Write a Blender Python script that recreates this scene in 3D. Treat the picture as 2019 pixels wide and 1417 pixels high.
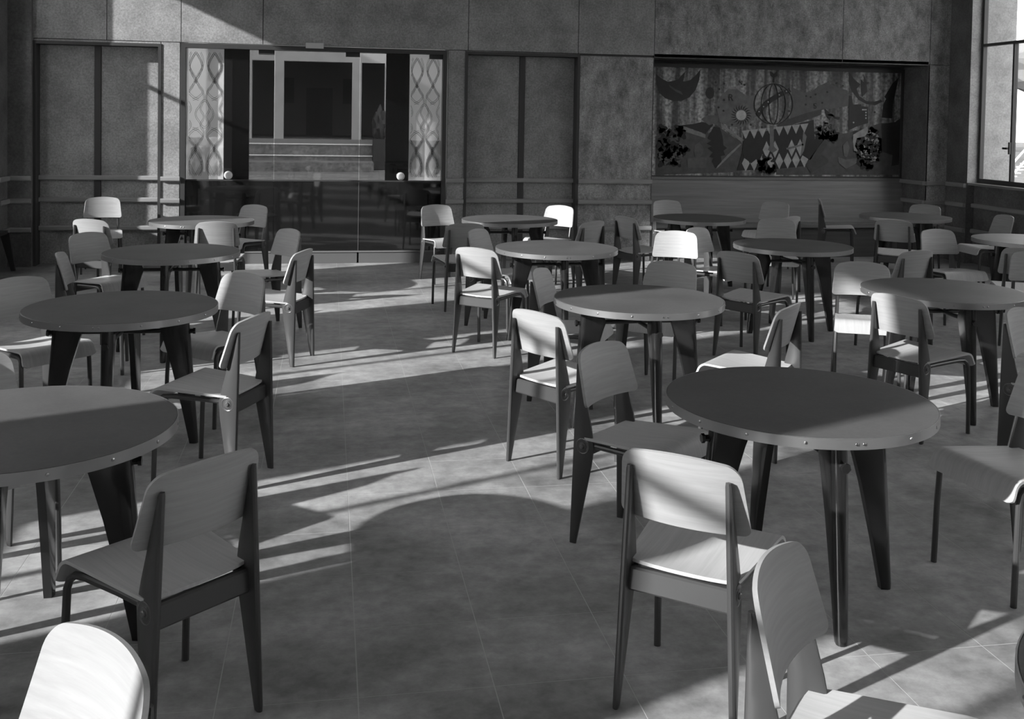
import bpy, bmesh, math, random
from math import sin, cos, tan, pi, radians, sqrt
from mathutils import Vector, Matrix

random.seed(7)
for o in list(bpy.data.objects):
    bpy.data.objects.remove(o, do_unlink=True)
scene = bpy.context.scene
COL = scene.collection

# ------------------------------------------------------------------ camera
F, PITCH, YAW, ROLL, CX, CY, CAMH = 2013.5, 0.0343, 0.1775, -0.0169, 1009.5, 303.2, 1.80
_f = Vector((sin(YAW) * cos(PITCH), cos(YAW) * cos(PITCH), -sin(PITCH)))
_r = Vector((cos(YAW), -sin(YAW), 0.0))
_u = _r.cross(_f)
RT = _r * cos(ROLL) - _u * sin(ROLL)
UP = _u * cos(ROLL) + _r * sin(ROLL)
FW = _f
cd = bpy.data.cameras.new('camera')
cam = bpy.data.objects.new('camera', cd)
COL.objects.link(cam)
cam.matrix_world = Matrix(((RT.x, UP.x, -FW.x, 0), (RT.y, UP.y, -FW.y, 0), (RT.z, UP.z, -FW.z, CAMH), (0, 0, 0, 1)))
cd.sensor_fit = 'HORIZONTAL'
cd.sensor_width = 36.0
cd.lens = F / 2019.0 * 36.0
cd.shift_x = 0.0
cd.shift_y = -(708.5 - CY) / 2019.0
cd.clip_start = 0.05
cd.clip_end = 500
scene.camera = cam

# ------------------------------------------------------------------ sky, sun, exposure
world = bpy.data.worlds.new('sky')
scene.world = world
world.use_nodes = True
bg = world.node_tree.nodes['Background']
bg.inputs['Color'].default_value = (0.8, 0.8, 0.8, 1)
bg.inputs['Strength'].default_value = 1.95

SUN_AZ, SUN_EL = radians(22.5), radians(22.6)
sun_dir = Vector((cos(SUN_AZ) * cos(SUN_EL), sin(SUN_AZ) * cos(SUN_EL), -sin(SUN_EL)))
sd = bpy.data.lights.new('sun', 'SUN')
sd.energy = 4.9
sd.angle = radians(0.75)
sun = bpy.data.objects.new('sun', sd)
COL.objects.link(sun)
sun.rotation_euler = sun_dir.to_track_quat('-Z', 'Y').to_euler()
sun.location = (-12, -3, 9)

scene.view_settings.view_transform = 'Standard'
scene.view_settings.look = 'None'
scene.view_settings.gamma = 1.0
scene.view_settings.use_curve_mapping = False
scene.view_settings.exposure = 1.36


# ------------------------------------------------------------------ helpers
def onplane(u, v, X=None, Y=None, Z=None):
    """a photo pixel as a direction, met with a plane of the room"""
    d = FW + RT * ((u - CX) / F) - UP * ((v - CY) / F)
    k = X / d.x if X is not None else (Y / d.y if Y is not None else (Z - CAMH) / d.z)
    return Vector((d.x * k, d.y * k, CAMH + d.z * k))


def mesh_of(name, verts, faces, smooth=True, angle=35):
    me = bpy.data.meshes.new(name)
    me.from_pydata([tuple(v) for v in verts], [], faces)
    bm = bmesh.new()
    bm.from_mesh(me)
    bmesh.ops.recalc_face_normals(bm, faces=bm.faces)
    bm.to_mesh(me)
    bm.free()
    if smooth:
        me.polygons.foreach_set('use_smooth', [True] * len(me.polygons))
        me.set_sharp_from_angle(angle=radians(angle))
    me.update()
    return me


class MB:
    """collects shapes for one mesh"""
    def __init__(self):
        self.v, self.f = [], []

    def add(self, verts, faces):
        n = len(self.v)
        self.v += [tuple(v) for v in verts]
        self.f += [tuple(i + n for i in f) for f in faces]
        return self

    def box(self, x0, x1, y0, y1, z0, z1):
        v = [(x, y, z) for x in (x0, x1) for y in (y0, y1) for z in (z0, z1)]
        return self.add(v, [(0, 1, 3, 2), (4, 6, 7, 5), (0, 4, 5, 1), (2, 3, 7, 6), (0, 2, 6, 4), (1, 5, 7, 3)])

    def loft(self, rings, closed=False):
        n = len(rings[0])
        v = [p for r in rings for p in r]
        f = []
        m = len(rings)
        for i in range(m if closed else m - 1):
            j = (i + 1) % m
            for k in range(n):
                l = (k + 1) % n
                f.append((i * n + k, i * n + l, j * n + l, j * n + k))
        if not closed:
            f.append(tuple(range(n - 1, -1, -1)))
            f.append(tuple((m - 1) * n + k for k in range(n)))
        return self.add(v, f)

    def tube(self, pts, r, n=8, closed=False):
        pts = [Vector(p) for p in pts]
        rings = []
        m = len(pts)
        nrm = None
        for i, p in enumerate(pts):
            if closed:
                t = (pts[(i + 1) % m] - pts[i - 1]).normalized()
            else:
                t = (pts[min(i + 1, m - 1)] - pts[max(i - 1, 0)]).normalized()
            if nrm is None:
                nrm = t.orthogonal().normalized()
            nrm = (nrm - t * nrm.dot(t)).normalized()
            b = t.cross(nrm)
            rr = r[i] if isinstance(r, (list, tuple)) else r
            rings.append([p + (nrm * cos(2 * pi * k / n) + b * sin(2 * pi * k / n)) * rr for k in range(n)])
        return self.loft(rings, closed)

    def lathe(self, prof, c=(0, 0, 0), n=32):
        rings = [[(c[0] + r * cos(2 * pi * k / n), c[1] + r * sin(2 * pi * k / n), c[2] + z) for k in range(n)] for r, z in prof]
        return self.loft(rings)

    def prism(self, poly, off):
        """flat polygon (3-d points) given a thickness vector"""
        off = Vector(off)
        n = len(poly)
        a = [Vector(p) for p in poly]
        v = a + [p + off for p in a]
        f = [tuple(range(n)), tuple(range(2 * n - 1, n - 1, -1))]
        f += [(i, (i + 1) % n, n + (i + 1) % n, n + i) for i in range(n)]
        return self.add(v, f)

    def mesh(self, name, smooth=True, angle=35):
        return mesh_of(name, self.v, self.f, smooth, angle)

    def obj(self, name, mat, parent=None, smooth=True, angle=35):
        return link(name, self.mesh(name, smooth, angle), mat, parent)


def link(name, me, mat=None, parent=None):
    o = bpy.data.objects.new(name, me)
    COL.objects.link(o)
    if mat is not None and me is not None and not me.materials:
        me.materials.append(mat)
    if parent is not None:
        o.parent = parent
    return o


def empty(name, loc=(0, 0, 0), rz=0.0):
    o = bpy.data.objects.new(name, None)
    COL.objects.link(o)
    o.location = loc
    o.rotation_euler = (0, 0, rz)
    o.empty_display_size = 0.1
    return o


def tag(o, label, cat, group=None):
    o['label'] = label
    o['category'] = cat
    if group:
        o['group'] = group
    return o


def struct(o):
    o['kind'] = 'structure'
    return o


# ------------------------------------------------------------------ materials
def g(v):
    return (v, v, v, 1)


def mat_new(name):
    m = bpy.data.materials.new(name)
    m.use_nodes = True
    nt = m.node_tree
    return m, nt, nt.nodes['Principled BSDF']


def plain(name, v, rough=0.5, metal=0.0, spec=0.5, coat=0.0):
    m, nt, p = mat_new(name)
    p.inputs['Base Color'].default_value = g(v)
    p.inputs['Roughness'].default_value = rough
    p.inputs['Metallic'].default_value = metal
    p.inputs['Specular IOR Level'].default_value = spec
    p.inputs['Coat Weight'].default_value = coat
    p.inputs['Coat Roughness'].default_value = 0.1
    return m


def noisy(name, lo, hi, scale=(6, 6, 6), detail=8, rough=0.6, coords='WORLD', spec=0.4, bump=0.0, second=None, p0=0.3, p1=0.7, rvar=None, nrough=0.6, jitter=0.0):
    """mottled grey surface; second=(scale, amount) adds a finer fleck"""
    m, nt, p = mat_new(name)
    N, L = nt.nodes, nt.links
    if coords == 'WORLD':
        src = N.new('ShaderNodeNewGeometry').outputs['Position']
    else:
        src = N.new('ShaderNodeTexCoord').outputs['Object']
    mp = N.new('ShaderNodeMapping')
    mp.inputs['Scale'].default_value = scale
    L.new(src, mp.inputs['Vector'])
    oi = None
    if coords != 'WORLD':
        oi = N.new('ShaderNodeObjectInfo')
        mul = N.new('ShaderNodeVectorMath')
        mul.operation = 'SCALE'
        mul.inputs[0].default_value = (13.0, 7.0, 29.0)
        L.new(oi.outputs['Random'], mul.inputs['Scale'])
        L.new(mul.outputs['Vector'], mp.inputs['Location'])
    nz = N.new('ShaderNodeTexNoise')
    nz.inputs['Scale'].default_value = 1.0
    nz.inputs['Detail'].default_value = detail
    nz.inputs['Roughness'].default_value = nrough
    L.new(mp.outputs['Vector'], nz.inputs['Vector'])
    ramp = N.new('ShaderNodeValToRGB')
    ramp.color_ramp.elements[0].position = p0
    ramp.color_ramp.elements[1].position = p1
    ramp.color_ramp.elements[0].color = g(lo)
    ramp.color_ramp.elements[1].color = g(hi)
    L.new(nz.outputs['Fac'], ramp.inputs['Fac'])
    out = ramp.outputs['Color']
    if second:
        n2 = N.new('ShaderNodeTexNoise')
        n2.inputs['Scale'].default_value = second[0]
        n2.inputs['Detail'].default_value = 6
        n2.inputs['Roughness'].default_value = 0.7
        L.new(src, n2.inputs['Vector'])
        r2 = N.new('ShaderNodeValToRGB')
        r2.color_ramp.elements[0].position = 0.35
        r2.color_ramp.elements[1].position = 0.65
        r2.color_ramp.elements[0].color = g(1 - second[1])
        r2.color_ramp.elements[1].color = g(1 + second[1])
        L.new(n2.outputs['Fac'], r2.inputs['Fac'])
        mx = N.new('ShaderNodeMix')
        mx.data_type = 'RGBA'
        mx.blend_type = 'MULTIPLY'
        mx.inputs['Factor'].default_value = 1.0
        L.new(out, mx.inputs[6])
        L.new(r2.outputs['Color'], mx.inputs[7])
        out = mx.outputs[2]
    if jitter and oi:
        mr = N.new('ShaderNodeMapRange')
        mr.inputs['To Min'].default_value = 1 - jitter
        mr.inputs['To Max'].default_value = 1 + jitter
        L.new(oi.outputs['Random'], mr.inputs['Value'])
        hm = N.new('ShaderNodeVectorMath')
        hm.operation = 'SCALE'
        L.new(out, hm.inputs[0])
        L.new(mr.outputs['Result'], hm.inputs['Scale'])
        out = hm.outputs['Vector']
    L.new(out, p.inputs['Base Color'])
    p.inputs['Roughness'].default_value = rough
    p.inputs['Specular IOR Level'].default_value = spec
    if rvar:
        mr = N.new('ShaderNodeMapRange')
        mr.inputs['To Min'].default_value = rvar[0]
        mr.inputs['To Max'].default_value = rvar[1]
        L.new(nz.outputs['Fac'], mr.inputs['Value'])
        L.new(mr.outputs['Result'], p.inputs['Roughness'])
    if bump:
        b = N.new('ShaderNodeBump')
        b.inputs['Strength'].default_value = bump
        b.inputs['Distance'].default_value = 0.01
        L.new(nz.outputs['Fac'], b.inputs['Height'])
        L.new(b.outputs['Normal'], p.inputs['Normal'])
    return m


def glass(name, tint=0.93, refl=0.08):
    m = bpy.data.materials.new(name)
    m.use_nodes = True
    nt = m.node_tree
    nt.nodes.clear()
    N, L = nt.nodes, nt.links
    out = N.new('ShaderNodeOutputMaterial')
    mx = N.new('ShaderNodeMixShader')
    t = N.new('ShaderNodeBsdfTransparent')
    t.inputs['Color'].default_value = g(tint)
    gl = N.new('ShaderNodeBsdfGlossy')
    gl.inputs['Roughness'].default_value = 0.02
    mx.inputs['Fac'].default_value = refl
    L.new(t.outputs[0], mx.inputs[1])
    L.new(gl.outputs[0], mx.inputs[2])
    L.new(mx.outputs[0], out.inputs['Surface'])
    return m


def veil(name, v=0.5, cover=0.5):
    m = bpy.data.materials.new(name)
    m.use_nodes = True
    nt = m.node_tree
    nt.nodes.clear()
    N, L = nt.nodes, nt.links
    out = N.new('ShaderNodeOutputMaterial')
    mx = N.new('ShaderNodeMixShader')
    t = N.new('ShaderNodeBsdfTransparent')
    d = N.new('ShaderNodeBsdfDiffuse')
    d.inputs['Color'].default_value = g(v)
    mx.inputs['Fac'].default_value = cover
    L.new(t.outputs[0], mx.inputs[1])
    L.new(d.outputs[0], mx.inputs[2])
    L.new(mx.outputs[0], out.inputs['Surface'])
    return m


M = {}
M['tile'] = noisy('floor_tile', 0.12, 0.39, (1.05, 1.3, 1.0), 10, rough=0.45, second=(11, 0.2), rvar=(0.36, 0.62), spec=0.4, p0=0.33, p1=0.66, nrough=0.68)
M['grout'] = plain('tile_joint', 0.40, 0.8)
M['panel'] = noisy('wall_board', 0.15, 0.31, (3.2, 3.2, 3.2), 10, rough=0.7, second=(45, 0.28), p0=0.30, p1=0.72, nrough=0.72)
M['rough_panel'] = noisy('mottled_board', 0.10, 0.36, (5.5, 5.5, 3.5), 10, rough=0.7, second=(55, 0.35), p0=0.34, p1=0.68, nrough=0.78)
M['core'] = plain('wall_core', 0.06, 0.8)
M['pillar'] = noisy('pillar_board', 0.07, 0.15, (3, 3, 3), 9, rough=0.65, second=(40, 0.25))
M['ceil'] = plain('ceiling', 0.85, 0.8)
M['rear'] = plain('rear_plaster', 0.5, 0.8)
M['bounce_ground'] = noisy('pale_bounce_ground', 0.42, 0.55, (2, 2, 2), 8, rough=0.9)  # pale ground added outside to bounce daylight into the room
M['rail'] = noisy('rail_wood', 0.18, 0.27, (1.5, 1.5, 25), 6, rough=0.5)
M['frame'] = plain('dark_frame', 0.035, 0.45)
M['wood'] = noisy('oak_ply', 0.25, 0.325, (2.0, 30, 70), 5, rough=0.5, coords='OBJ', spec=0.25, p0=0.25, p1=0.75, jitter=0.06)
M['seatwood'] = noisy('oak_seat', 0.35, 0.44, (80, 3.0, 8), 5, rough=0.48, coords='OBJ', spec=0.3, p0=0.25, p1=0.75, jitter=0.06)
M['enamel'] = plain('chair_enamel', 0.042, 0.34, spec=0.45, coat=0.12)
M['table_enamel'] = plain('table_enamel', 0.012, 0.22, spec=0.5, coat=0.3)
M['nut'] = plain('steel_nut', 0.35, 0.3, metal=1.0)
M['boltm'] = plain('bolt_enamel', 0.10, 0.3, metal=0.3)
M['rod'] = plain('rod', 0.02, 0.35)
M['laminate'] = noisy('table_laminate', 0.068, 0.098, (3, 3, 3), 6, rough=0.5, coords='OBJ', spec=0.3, second=(60, 0.08))
M['rim'] = plain('metal_rim', 0.36, 0.32, metal=0.8)
M['glass'] = glass('window_glass', 0.95, 0.06)
M['doorglass'] = glass('door_glass', 0.55, 0.05)
M['etched'] = veil('etched_glass', 0.55, 0.5)
M['strap'] = veil('strap_line', 0.08, 0.45)
M['black_glass'] = plain('black_glass', 0.010, 0.04, spec=1.0)
M['dark_board'] = plain('dark_board', 0.018, 0.5)
M['plinth'] = plain('door_plinth', 0.10, 0.5)
M['edge'] = plain('glass_edge', 0.16, 0.4)
M['knob'] = plain('porcelain_knob', 0.6, 0.25)
M['closer'] = plain('door_closer', 0.45, 0.5)
M['benchwood'] = noisy('bench_wood', 0.13, 0.21, (1.2, 12, 28), 6, rough=0.38, spec=0.45)
M['benchdark'] = noisy('bench_front_wood', 0.07, 0.11, (1.2, 12, 28), 6, rough=0.45)
M['whitewash'] = noisy('white_render', 0.30, 0.38, (2, 2, 2), 6, rough=0.8)
M['lawn'] = noisy('lawn', 0.10, 0.2, (1.2, 1.2, 1.2), 10, rough=0.9, second=(9, 0.4))
M['meadow'] = noisy('meadow', 0.06, 0.105, (0.5, 0.5, 0.5), 10, rough=0.9, second=(5, 0.3))
M['leaf'] = noisy('foliage', 0.06, 0.22, (1.5, 1.5, 1.5), 10, rough=0.9, second=(6, 0.5))
M['hall'] = plain('hall_plaster', 0.16, 0.8)
M['jamb'] = noisy('pale_jamb', 0.26, 0.40, (6, 6, 6), 9, rough=0.8, second=(40, 0.2))
M['far_leaf'] = noisy('hazy_foliage', 0.09, 0.17, (0.6, 0.6, 0.6), 9, rough=0.9)
M['dark'] = plain('dark_paint', 0.02, 0.6)
M['white'] = plain('white_paint', 0.7, 0.5)
M['rubber'] = plain('tyre', 0.02, 0.7)

# ------------------------------------------------------------------ the room shell
YB = 12.58            # front face of the back wall
XL, XLo = -3.62, -4.27
XR, XRo = 8.25, 8.90
YR = -9.0             # wall behind the camera
ZC = 4.60
SILL, HEAD, TRANS = 1.06, 4.25, 2.86

# floor: slab with single tiles
TS, TX0, TY0 = 0.4284, 0.1065, 4.851
floor = struct(MB().box(XLo, XRo, YR - 0.2, 13.3, -0.2, -0.0006).obj('floor', M['grout'], smooth=False))
GAP = 0.0018
tile_me = MB().box(GAP, TS - GAP, GAP, TS - GAP, -0.0006, 0.0).mesh('floor_tile', False)
tile_me.materials.append(M['tile'])
i0, i1 = math.floor((XL - 0.3 - TX0) / TS), math.ceil((XR + 0.2 - TX0) / TS)
j0, j1 = math.floor((YR - TY0) / TS), math.ceil((12.7 - TY0) / TS)
cells = []
for i in range(i0, i1):
    for j in range(j0, j1):
        x, y = TX0 + i * TS, TY0 + j * TS
        c = Vector((x + TS / 2, y + TS / 2, 0))
        d = c - Vector((0, 0, CAMH))
        dep = d.dot(FW)
        vis = False
        if dep > 0.5:
            u, v = CX + F * d.dot(RT) / dep, CY - F * d.dot(UP) / dep
            vis = -60 < u < 2080 and v < 1500
        cells.append((0 if vis else 1, dep if vis else 0, x, y))
cells.sort()
rest = MB()
for n, (nv, dep, x, y) in enumerate(cells):
    if n < 300:
        t = link('floor_tile', tile_me, None, floor)
        t.location = (x, y, 0)
    else:
        rest.box(x + GAP, x + TS - GAP, y + GAP, y + TS - GAP, -0.0006, 0.0)
r_ = rest.obj('floor_tile', M['tile'], floor, smooth=False)
r_['kind'] = 'stuff'

struct(MB().box(XLo, XRo, YR - 0.2, 12.95, ZC, ZC + 0.2).obj('ceiling', M['ceil'], smooth=False))
struct(MB().box(XLo, XRo, YR - 0.2, YR, -0.1, ZC).obj('wall_rear', M['rear'], smooth=False))

# side walls with tall windows
PER = 2.69
WL = [(10.43, 12.12), (7.69, 9.40)] + [(f - 1.43, f) for f in (6.43, 3.74, 1.05, -1.64, -4.33, -7.02)]
WR = [(f - 2.20, f) for f in (12.13, 9.44, 6.75, 4.06, 1.37, -1.32, -4.01, -6.70)]


def side_wall(name, wins, face, under, outer):
    mb = MB()
    lo = lambda a, b: (min(a, b), max(a, b))
    edges = [12.9] + [e for w in wins for e in (w[1], w[0])] + [YR]
    for k in range(0, len(edges) - 1, 2):
        mb.box(*lo(face, outer), edges[k + 1], edges[k], -0.1, ZC)
    for a, b in wins:
        mb.box(*lo(under, outer), a, b, -0.1, SILL - 0.03)
        mb.box(*lo(face, outer), a, b, HEAD, ZC)
    return struct(mb.obj(name, M['pillar'], smooth=False))


wall_left = side_wall('wall_left', WL, XL, XL - 0.11, XLo)
wall_right = side_wall('wall_right', WR, XR, XR + 0.11, XRo)


def window(n, side, a, b):
    s = -1 if side == 'L' else 1
    xf = (XL if s < 0 else XR) + s * 0.17          # frame plane
    w = struct(empty('window_%d' % n, (xf, (a + b) / 2, SILL)))
    y0, y1 = a - (a + b) / 2, b - (a + b) / 2
    h, tr = HEAD - SILL, TRANS - SILL
    fd = 0.028
    mb = MB()
    mb.box(-fd, fd, y0, y0 + 0.055, 0, h)
    mb.box(-fd, fd, y1 - 0.055, y1, 0, h)
    mb.box(-fd, fd, y0 + 0.055, y1 - 0.055, 0, 0.06)
    mb.box(-fd, fd, y0 + 0.055, y1 - 0.055, h - 0.06, h)
    mb.obj('window_frame', M['frame'], w, smooth=False)
    MB().box(-fd, fd, y0 + 0.055, y1 - 0.055, tr - 0.018, tr + 0.018).obj('transom', M['frame'], w, smooth=False)
    ym = y1 - 0.66
    mu = MB().box(-fd, fd, ym - 0.016, ym + 0.016, 0.06, tr - 0.018).obj('mullion', M['frame'], w, smooth=False)
    MB().box(-s * 0.045 - 0.012, -s * 0.045 + 0.012, ym - 0.012, ym + 0.012, 0.40, 0.55).box(-s * 0.07 - 0.012, -s * 0.07 + 0.012, ym, ym + 0.09, 0.46, 0.485).obj('handle', M['frame'], mu, smooth=False)
    ym2 = y0 + 0.66
    wide = y1 - y0 > 2.0
    if wide:
        MB().box(-fd, fd, ym2 - 0.016, ym2 + 0.016, 0.06, tr - 0.018).obj('mullion', M['frame'], w, smooth=False)
        MB().box(-0.003, 0.003, y0 + 0.055, ym2 - 0.016, 0.06, tr - 0.018).obj('pane', M['glass'], w, smooth=False)
    for (p0, p1, q0, q1) in ((y0 + 0.055, y1 - 0.055, tr + 0.018, h - 0.06), (ym2 + 0.016 if wide else y0 + 0.055, ym - 0.016, 0.06, tr - 0.018), (ym + 0.016, y1 - 0.055, 0.06, tr - 0.018)):
        MB().box(-0.003, 0.003, p0, p1, q0, q1).obj('pane', M['glass'], w, smooth=False)
    xi, xo = -s * 0.17, s * 0.48
    for yy in (y0 + 0.0, y1 - 0.008):
        for xa_, xb_ in ((xi, -s * fd), (s * fd, xo)):
            MB().box(min(xa_, xb_), max(xa_, xb_), yy, yy + 0.008, 0.0, h).obj('jamb_lining', M['jamb'], w, smooth=False)
    # wooden sill board
    MB().box(-0.05 if s > 0 else -0.22, 0.22 if s > 0 else 0.05, y0, y1, -0.03, 0.0).obj('window_sill', M['rail'], w, smooth=False).location = (-s * 0.10, 0, 0)
    return w


nwin = 0
for a, b in WR:
    nwin += 1
    window(nwin, 'R', a, b)
for a, b in WL:
    nwin += 1
    window(nwin, 'L', a, b)

# back wall core around the openings
BAY1 = (-3.335, -1.986, 2.575)     # x0, x1, top
DOOR = (-1.729, 1.425, 2.63)
BAY2 = (1.684, 3.078, 2.59)
NICHE = (4.085, 7.935, 2.61)
REC = 0.155                        # depth of the blind bays
core = MB()
core.box(XLo, XRo, YB + 0.03, 13.0, 2.66, ZC)
core.box(XLo, BAY1[0] - 0.03, YB + 0.03, 13.0, -0.1, 2.66)
core.box(BAY1[0] - 0.03, BAY1[1] + 0.03, YB + REC + 0.03, 13.0, -0.1, 2.66)
core.box(BAY1[1] + 0.03, DOOR[0] - 0.02, YB + 0.03, 13.0, -0.1, 2.66)
core.box(DOOR[1] + 0.02, BAY2[0] - 0.03, YB + 0.03, 13.0, -0.1, 2.66)
core.box(BAY2[0] - 0.03, BAY2[1] + 0.03, YB + REC + 0.03, 13.0, -0.1, 2.66)
core.box(BAY2[1] + 0.03, NICHE[0] - 0.01, YB + 0.03, 13.35, -0.1, 2.66)
core.box(NICHE[0] - 0.01, NICHE[1] + 0.02, 13.2, 13.35, -0.1, 2.9)
core.box(NICHE[1] + 0.02, XRo, YB + 0.03, 13.35, -0.1, 2.66)
wall_back = struct(core.obj('wall_back', M['core'], smooth=False))


def wpanel(x0, x1, z0, z1, yf=YB, mat='panel', th=0.03):
    e = 0.004
    return MB().box(x0 + e, x1 - e, yf, yf + th, z0 + e, z1 - e).obj('wall_panel', M[mat], wall_back, smooth=False)


xs = [XL, -2.56, -1.73, -0.79, 1.684, 3.085, 4.085, 6.68, 7.95, XR]
for a, b in zip(xs[:-1], xs[1:]):
    wpanel(a, b, 2.62 if a > 4 else 2.635, ZC, mat='panel' if a < 4 else 'rough_panel')
wpanel(BAY1[1] + 0.03, DOOR[0] - 0.01, 0, 2.635)
wpanel(BAY1[0] - 0.03, BAY1[1] + 0.03, BAY1[2] + 0.03, 2.635)
wpanel(DOOR[1] + 0.01, BAY2[0] - 0.03, 0, 2.635)
wpanel(BAY2[0] - 0.03, BAY2[1] + 0.03, BAY2[2] + 0.03, 2.635)
wpanel(BAY2[1] + 0.03, NICHE[0], 0, 2.615, mat='rough_panel')
wpanel(NICHE[1], XR, 0, 2.62, mat='rough_panel')
# corner pilaster next to the window wall and the one opposite
MB().box(XL, BAY1[0] - 0.03, YB - 0.07, YB + 0.03, 0, ZC).obj('pilaster', M['pillar'], wall_back, smooth=False)
# niche lining
MB().box(NICHE[1], NICHE[1] + 0.02, YB, 13.2, 0, NICHE[2]).obj('niche_side', M['pillar'], wall_back, smooth=False)
MB().box(NICHE[0] - 0.01, NICHE[0], YB, 13.2, 0, NICHE[2]).obj('niche_side', M['pillar'], wall_back, smooth=False)
MB().box(NICHE[0], NICHE[1], YB, 13.2, NICHE[2], NICHE[2] + 0.05).obj('niche_head', M['frame'], wall_back, smooth=False)

# blind bays: recessed boards, dark batten, frame
for x0, x1, zt, xm in ((BAY1[0], BAY1[1], BAY1[2], -2.69), (BAY2[0], BAY2[1], BAY2[2], 2.40)):
    yb = YB + REC
    wpanel(x0, xm - 0.035, 0, zt, yb)
    wpanel(xm + 0.035, x1, 0, zt, yb)
    MB().box(xm - 0.035, xm + 0.035, yb - 0.012, yb + 0.03, 0, zt).obj('batten', M['frame'], wall_back, smooth=False)
    fr = MB().box(x0 - 0.035, x0, YB - 0.012, yb + 0.02, 0, zt + 0.035).box(x1, x1 + 0.035, YB - 0.012, yb + 0.02, 0, zt + 0.035)
    fr.box(x0, x1, YB - 0.012, yb + 0.02, zt, zt + 0.035)
    fr.obj('bay_frame', M['frame'], wall_back, smooth=False)

# wooden rails (three heights) along the walls
ntrim = 0


def rail(p, q, z, nrm, h=0.055, d=0.042):
    """rail from p to q (xy) on a wall whose outward normal is nrm"""
    global ntrim
    ntrim += 1
    p, q, nrm = Vector((*p, 0)), Vector((*q, 0)), Vector((*nrm, 0))
    t = (q - p).normalized()
    prof = [(0, 0), (0, h), (d * 0.8, h), (d, h - 0.012), (d, 0.01), (d * 0.85, 0)]
    rings = []
    for e in (p, q):
        rings.append([e + nrm * a + Vector((0, 0, z - h + b)) for a, b in prof])
    return struct(MB().loft(rings).obj('trim_%d' % ntrim, M['rail'], smooth=False))


for z in (1.05, 0.79, 0.455):
    rail((XL, YB - 0.07), (BAY1[0] - 0.03, YB - 0.07), z, (0, -1))
    rail((BAY1[0], YB + REC), (BAY1[1], YB + REC), z, (0, -1))
    rail((BAY1[1] + 0.035, YB), (DOOR[0] - 0.005, YB), z, (0, -1))
    rail((DOOR[1] + 0.005, YB), (BAY2[0] - 0.035, YB), z, (0, -1))
    rail((BAY2[0], YB + REC), (BAY2[1], YB + REC), z, (0, -1))
    rail((BAY2[1] + 0.035, YB), (NICHE[0] + 0.0, YB), z, (0, -1))
    rail((NICHE[1], YB), (XR - 0.042, YB), z, (0, -1))
    rail((XR, 12.14), (XR, YB), z, (-1, 0))
    if z > 0.5:
        rail((NICHE[1], YB + 0.0), (NICHE[1], 13.19), z, (-1, 0))
    for s, wins, fx in ((1, WR, XR), (-1, WL, XL)):
        for a, b in wins:
            if b > 0:
                if z < 1:
                    rail((fx + s * 0.11, a), (fx + s * 0.11, b), z, (-s, 0))
        for k in range(len(wins) - 1):
            if wins[k + 1][1] > 0:
                rail((fx, wins[k + 1][1]), (fx, wins[k][0]), z, (-s, 0))
    rail((XL, 12.14), (XL, YB - 0.115), z, (1, 0))

# ------------------------------------------------------------------ glazed entrance between the two bays
door = struct(empty('door_1', ((DOOR[0] + DOOR[1]) / 2, YB + 0.06, 0)))
dx = (DOOR[0] + DOOR[1]) / 2


def dbox(name, x0, x1, y0, y1, z0, z1, m, par=None):
    o = MB().box(x0 - dx, x1 - dx, y0 - YB - 0.06, y1 - YB - 0.06, z0, z1).obj(name, M[m], par or door, smooth=False)
    return o


dfr = MB()
for a in ((DOOR[0], DOOR[0] + 0.05, 0.0, 2.63), (DOOR[1] - 0.05, DOOR[1], 0.0, 2.63), (DOOR[0] + 0.05, DOOR[1] - 0.05, 2.575, 2.63)):
    dfr.box(a[0] - dx, a[1] - dx, -0.07, 0.07, a[2], a[3])
dfr.obj('door_frame', M['frame'], door, smooth=False)
JX = [DOOR[0] + 0.05, -0.653, 0.364, DOOR[1] - 0.05]
for k in range(3):
    a, b = JX[k] + 0.0015, JX[k + 1] - 0.0015
    dbox('pane', (a, a, a)[k] if k else -1.244, b if k < 2 else 0.97, YB + 0.055, YB + 0.061, 1.015, 2.575, 'doorglass')
    dbox('lower_panel', a, b, YB + 0.05, YB + 0.07, 0.15, 1.0, 'black_glass')
dbox('glass_edge', 0.361, 0.367, YB + 0.045, YB + 0.07, 0.15, 1.0, 'plinth')
dbox('mid_rail', JX[0], JX[3], YB + 0.045, YB + 0.075, 0.998, 1.016, 'frame')
dbox('plinth_strip', JX[0], JX[3], YB + 0.02, YB + 0.08, 0.135, 0.15, 'edge')
dbox('plinth', JX[0], 0.35, YB + 0.03, YB + 0.10, 0, 0.135, 'plinth')
dbox('plinth', 0.372, JX[3], YB + 0.03, YB + 0.10, 0, 0.135, 'plinth')
for xa, xb in ((-0.84, -0.655), (0.19, 0.362), (1.21, JX[3])):
    dbox('patch_fitting', xa, xb, YB + 0.03, YB + 0.085, 2.52, 2.575, 'dark')
dbox('door_closer', -0.287, -0.076, YB - 0.045, YB - 0.012, 2.605, 2.67, 'closer')
for kx in (-1.18, 0.871):
    kb = MB().lathe([(0.0, 0.062), (0.03, 0.058), (0.046, 0.04), (0.05, 0.025), (0.04, 0.008), (0.018, 0.0), (0.018, -0.03), (0.0, -0.03)], n=20).obj('knob', M['knob'], door)
    kb.rotation_euler = (pi / 2, 0, 0)
    kb.location = (kx - dx, -0.035, 1.07)
# dark boards behind the glass, and the etched side lights with interlaced strap lines
for a, b in ((-1.244, -0.95), (0.684, 0.97)):
    dbox('dark_board', a, b, YB + 0.10, YB + 0.13, 1.0, 2.575, 'dark_board')
dbox('parapet', JX[0], JX[3], YB + 0.12, YB + 0.30, 0, 0.99, 'dark_board')


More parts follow.
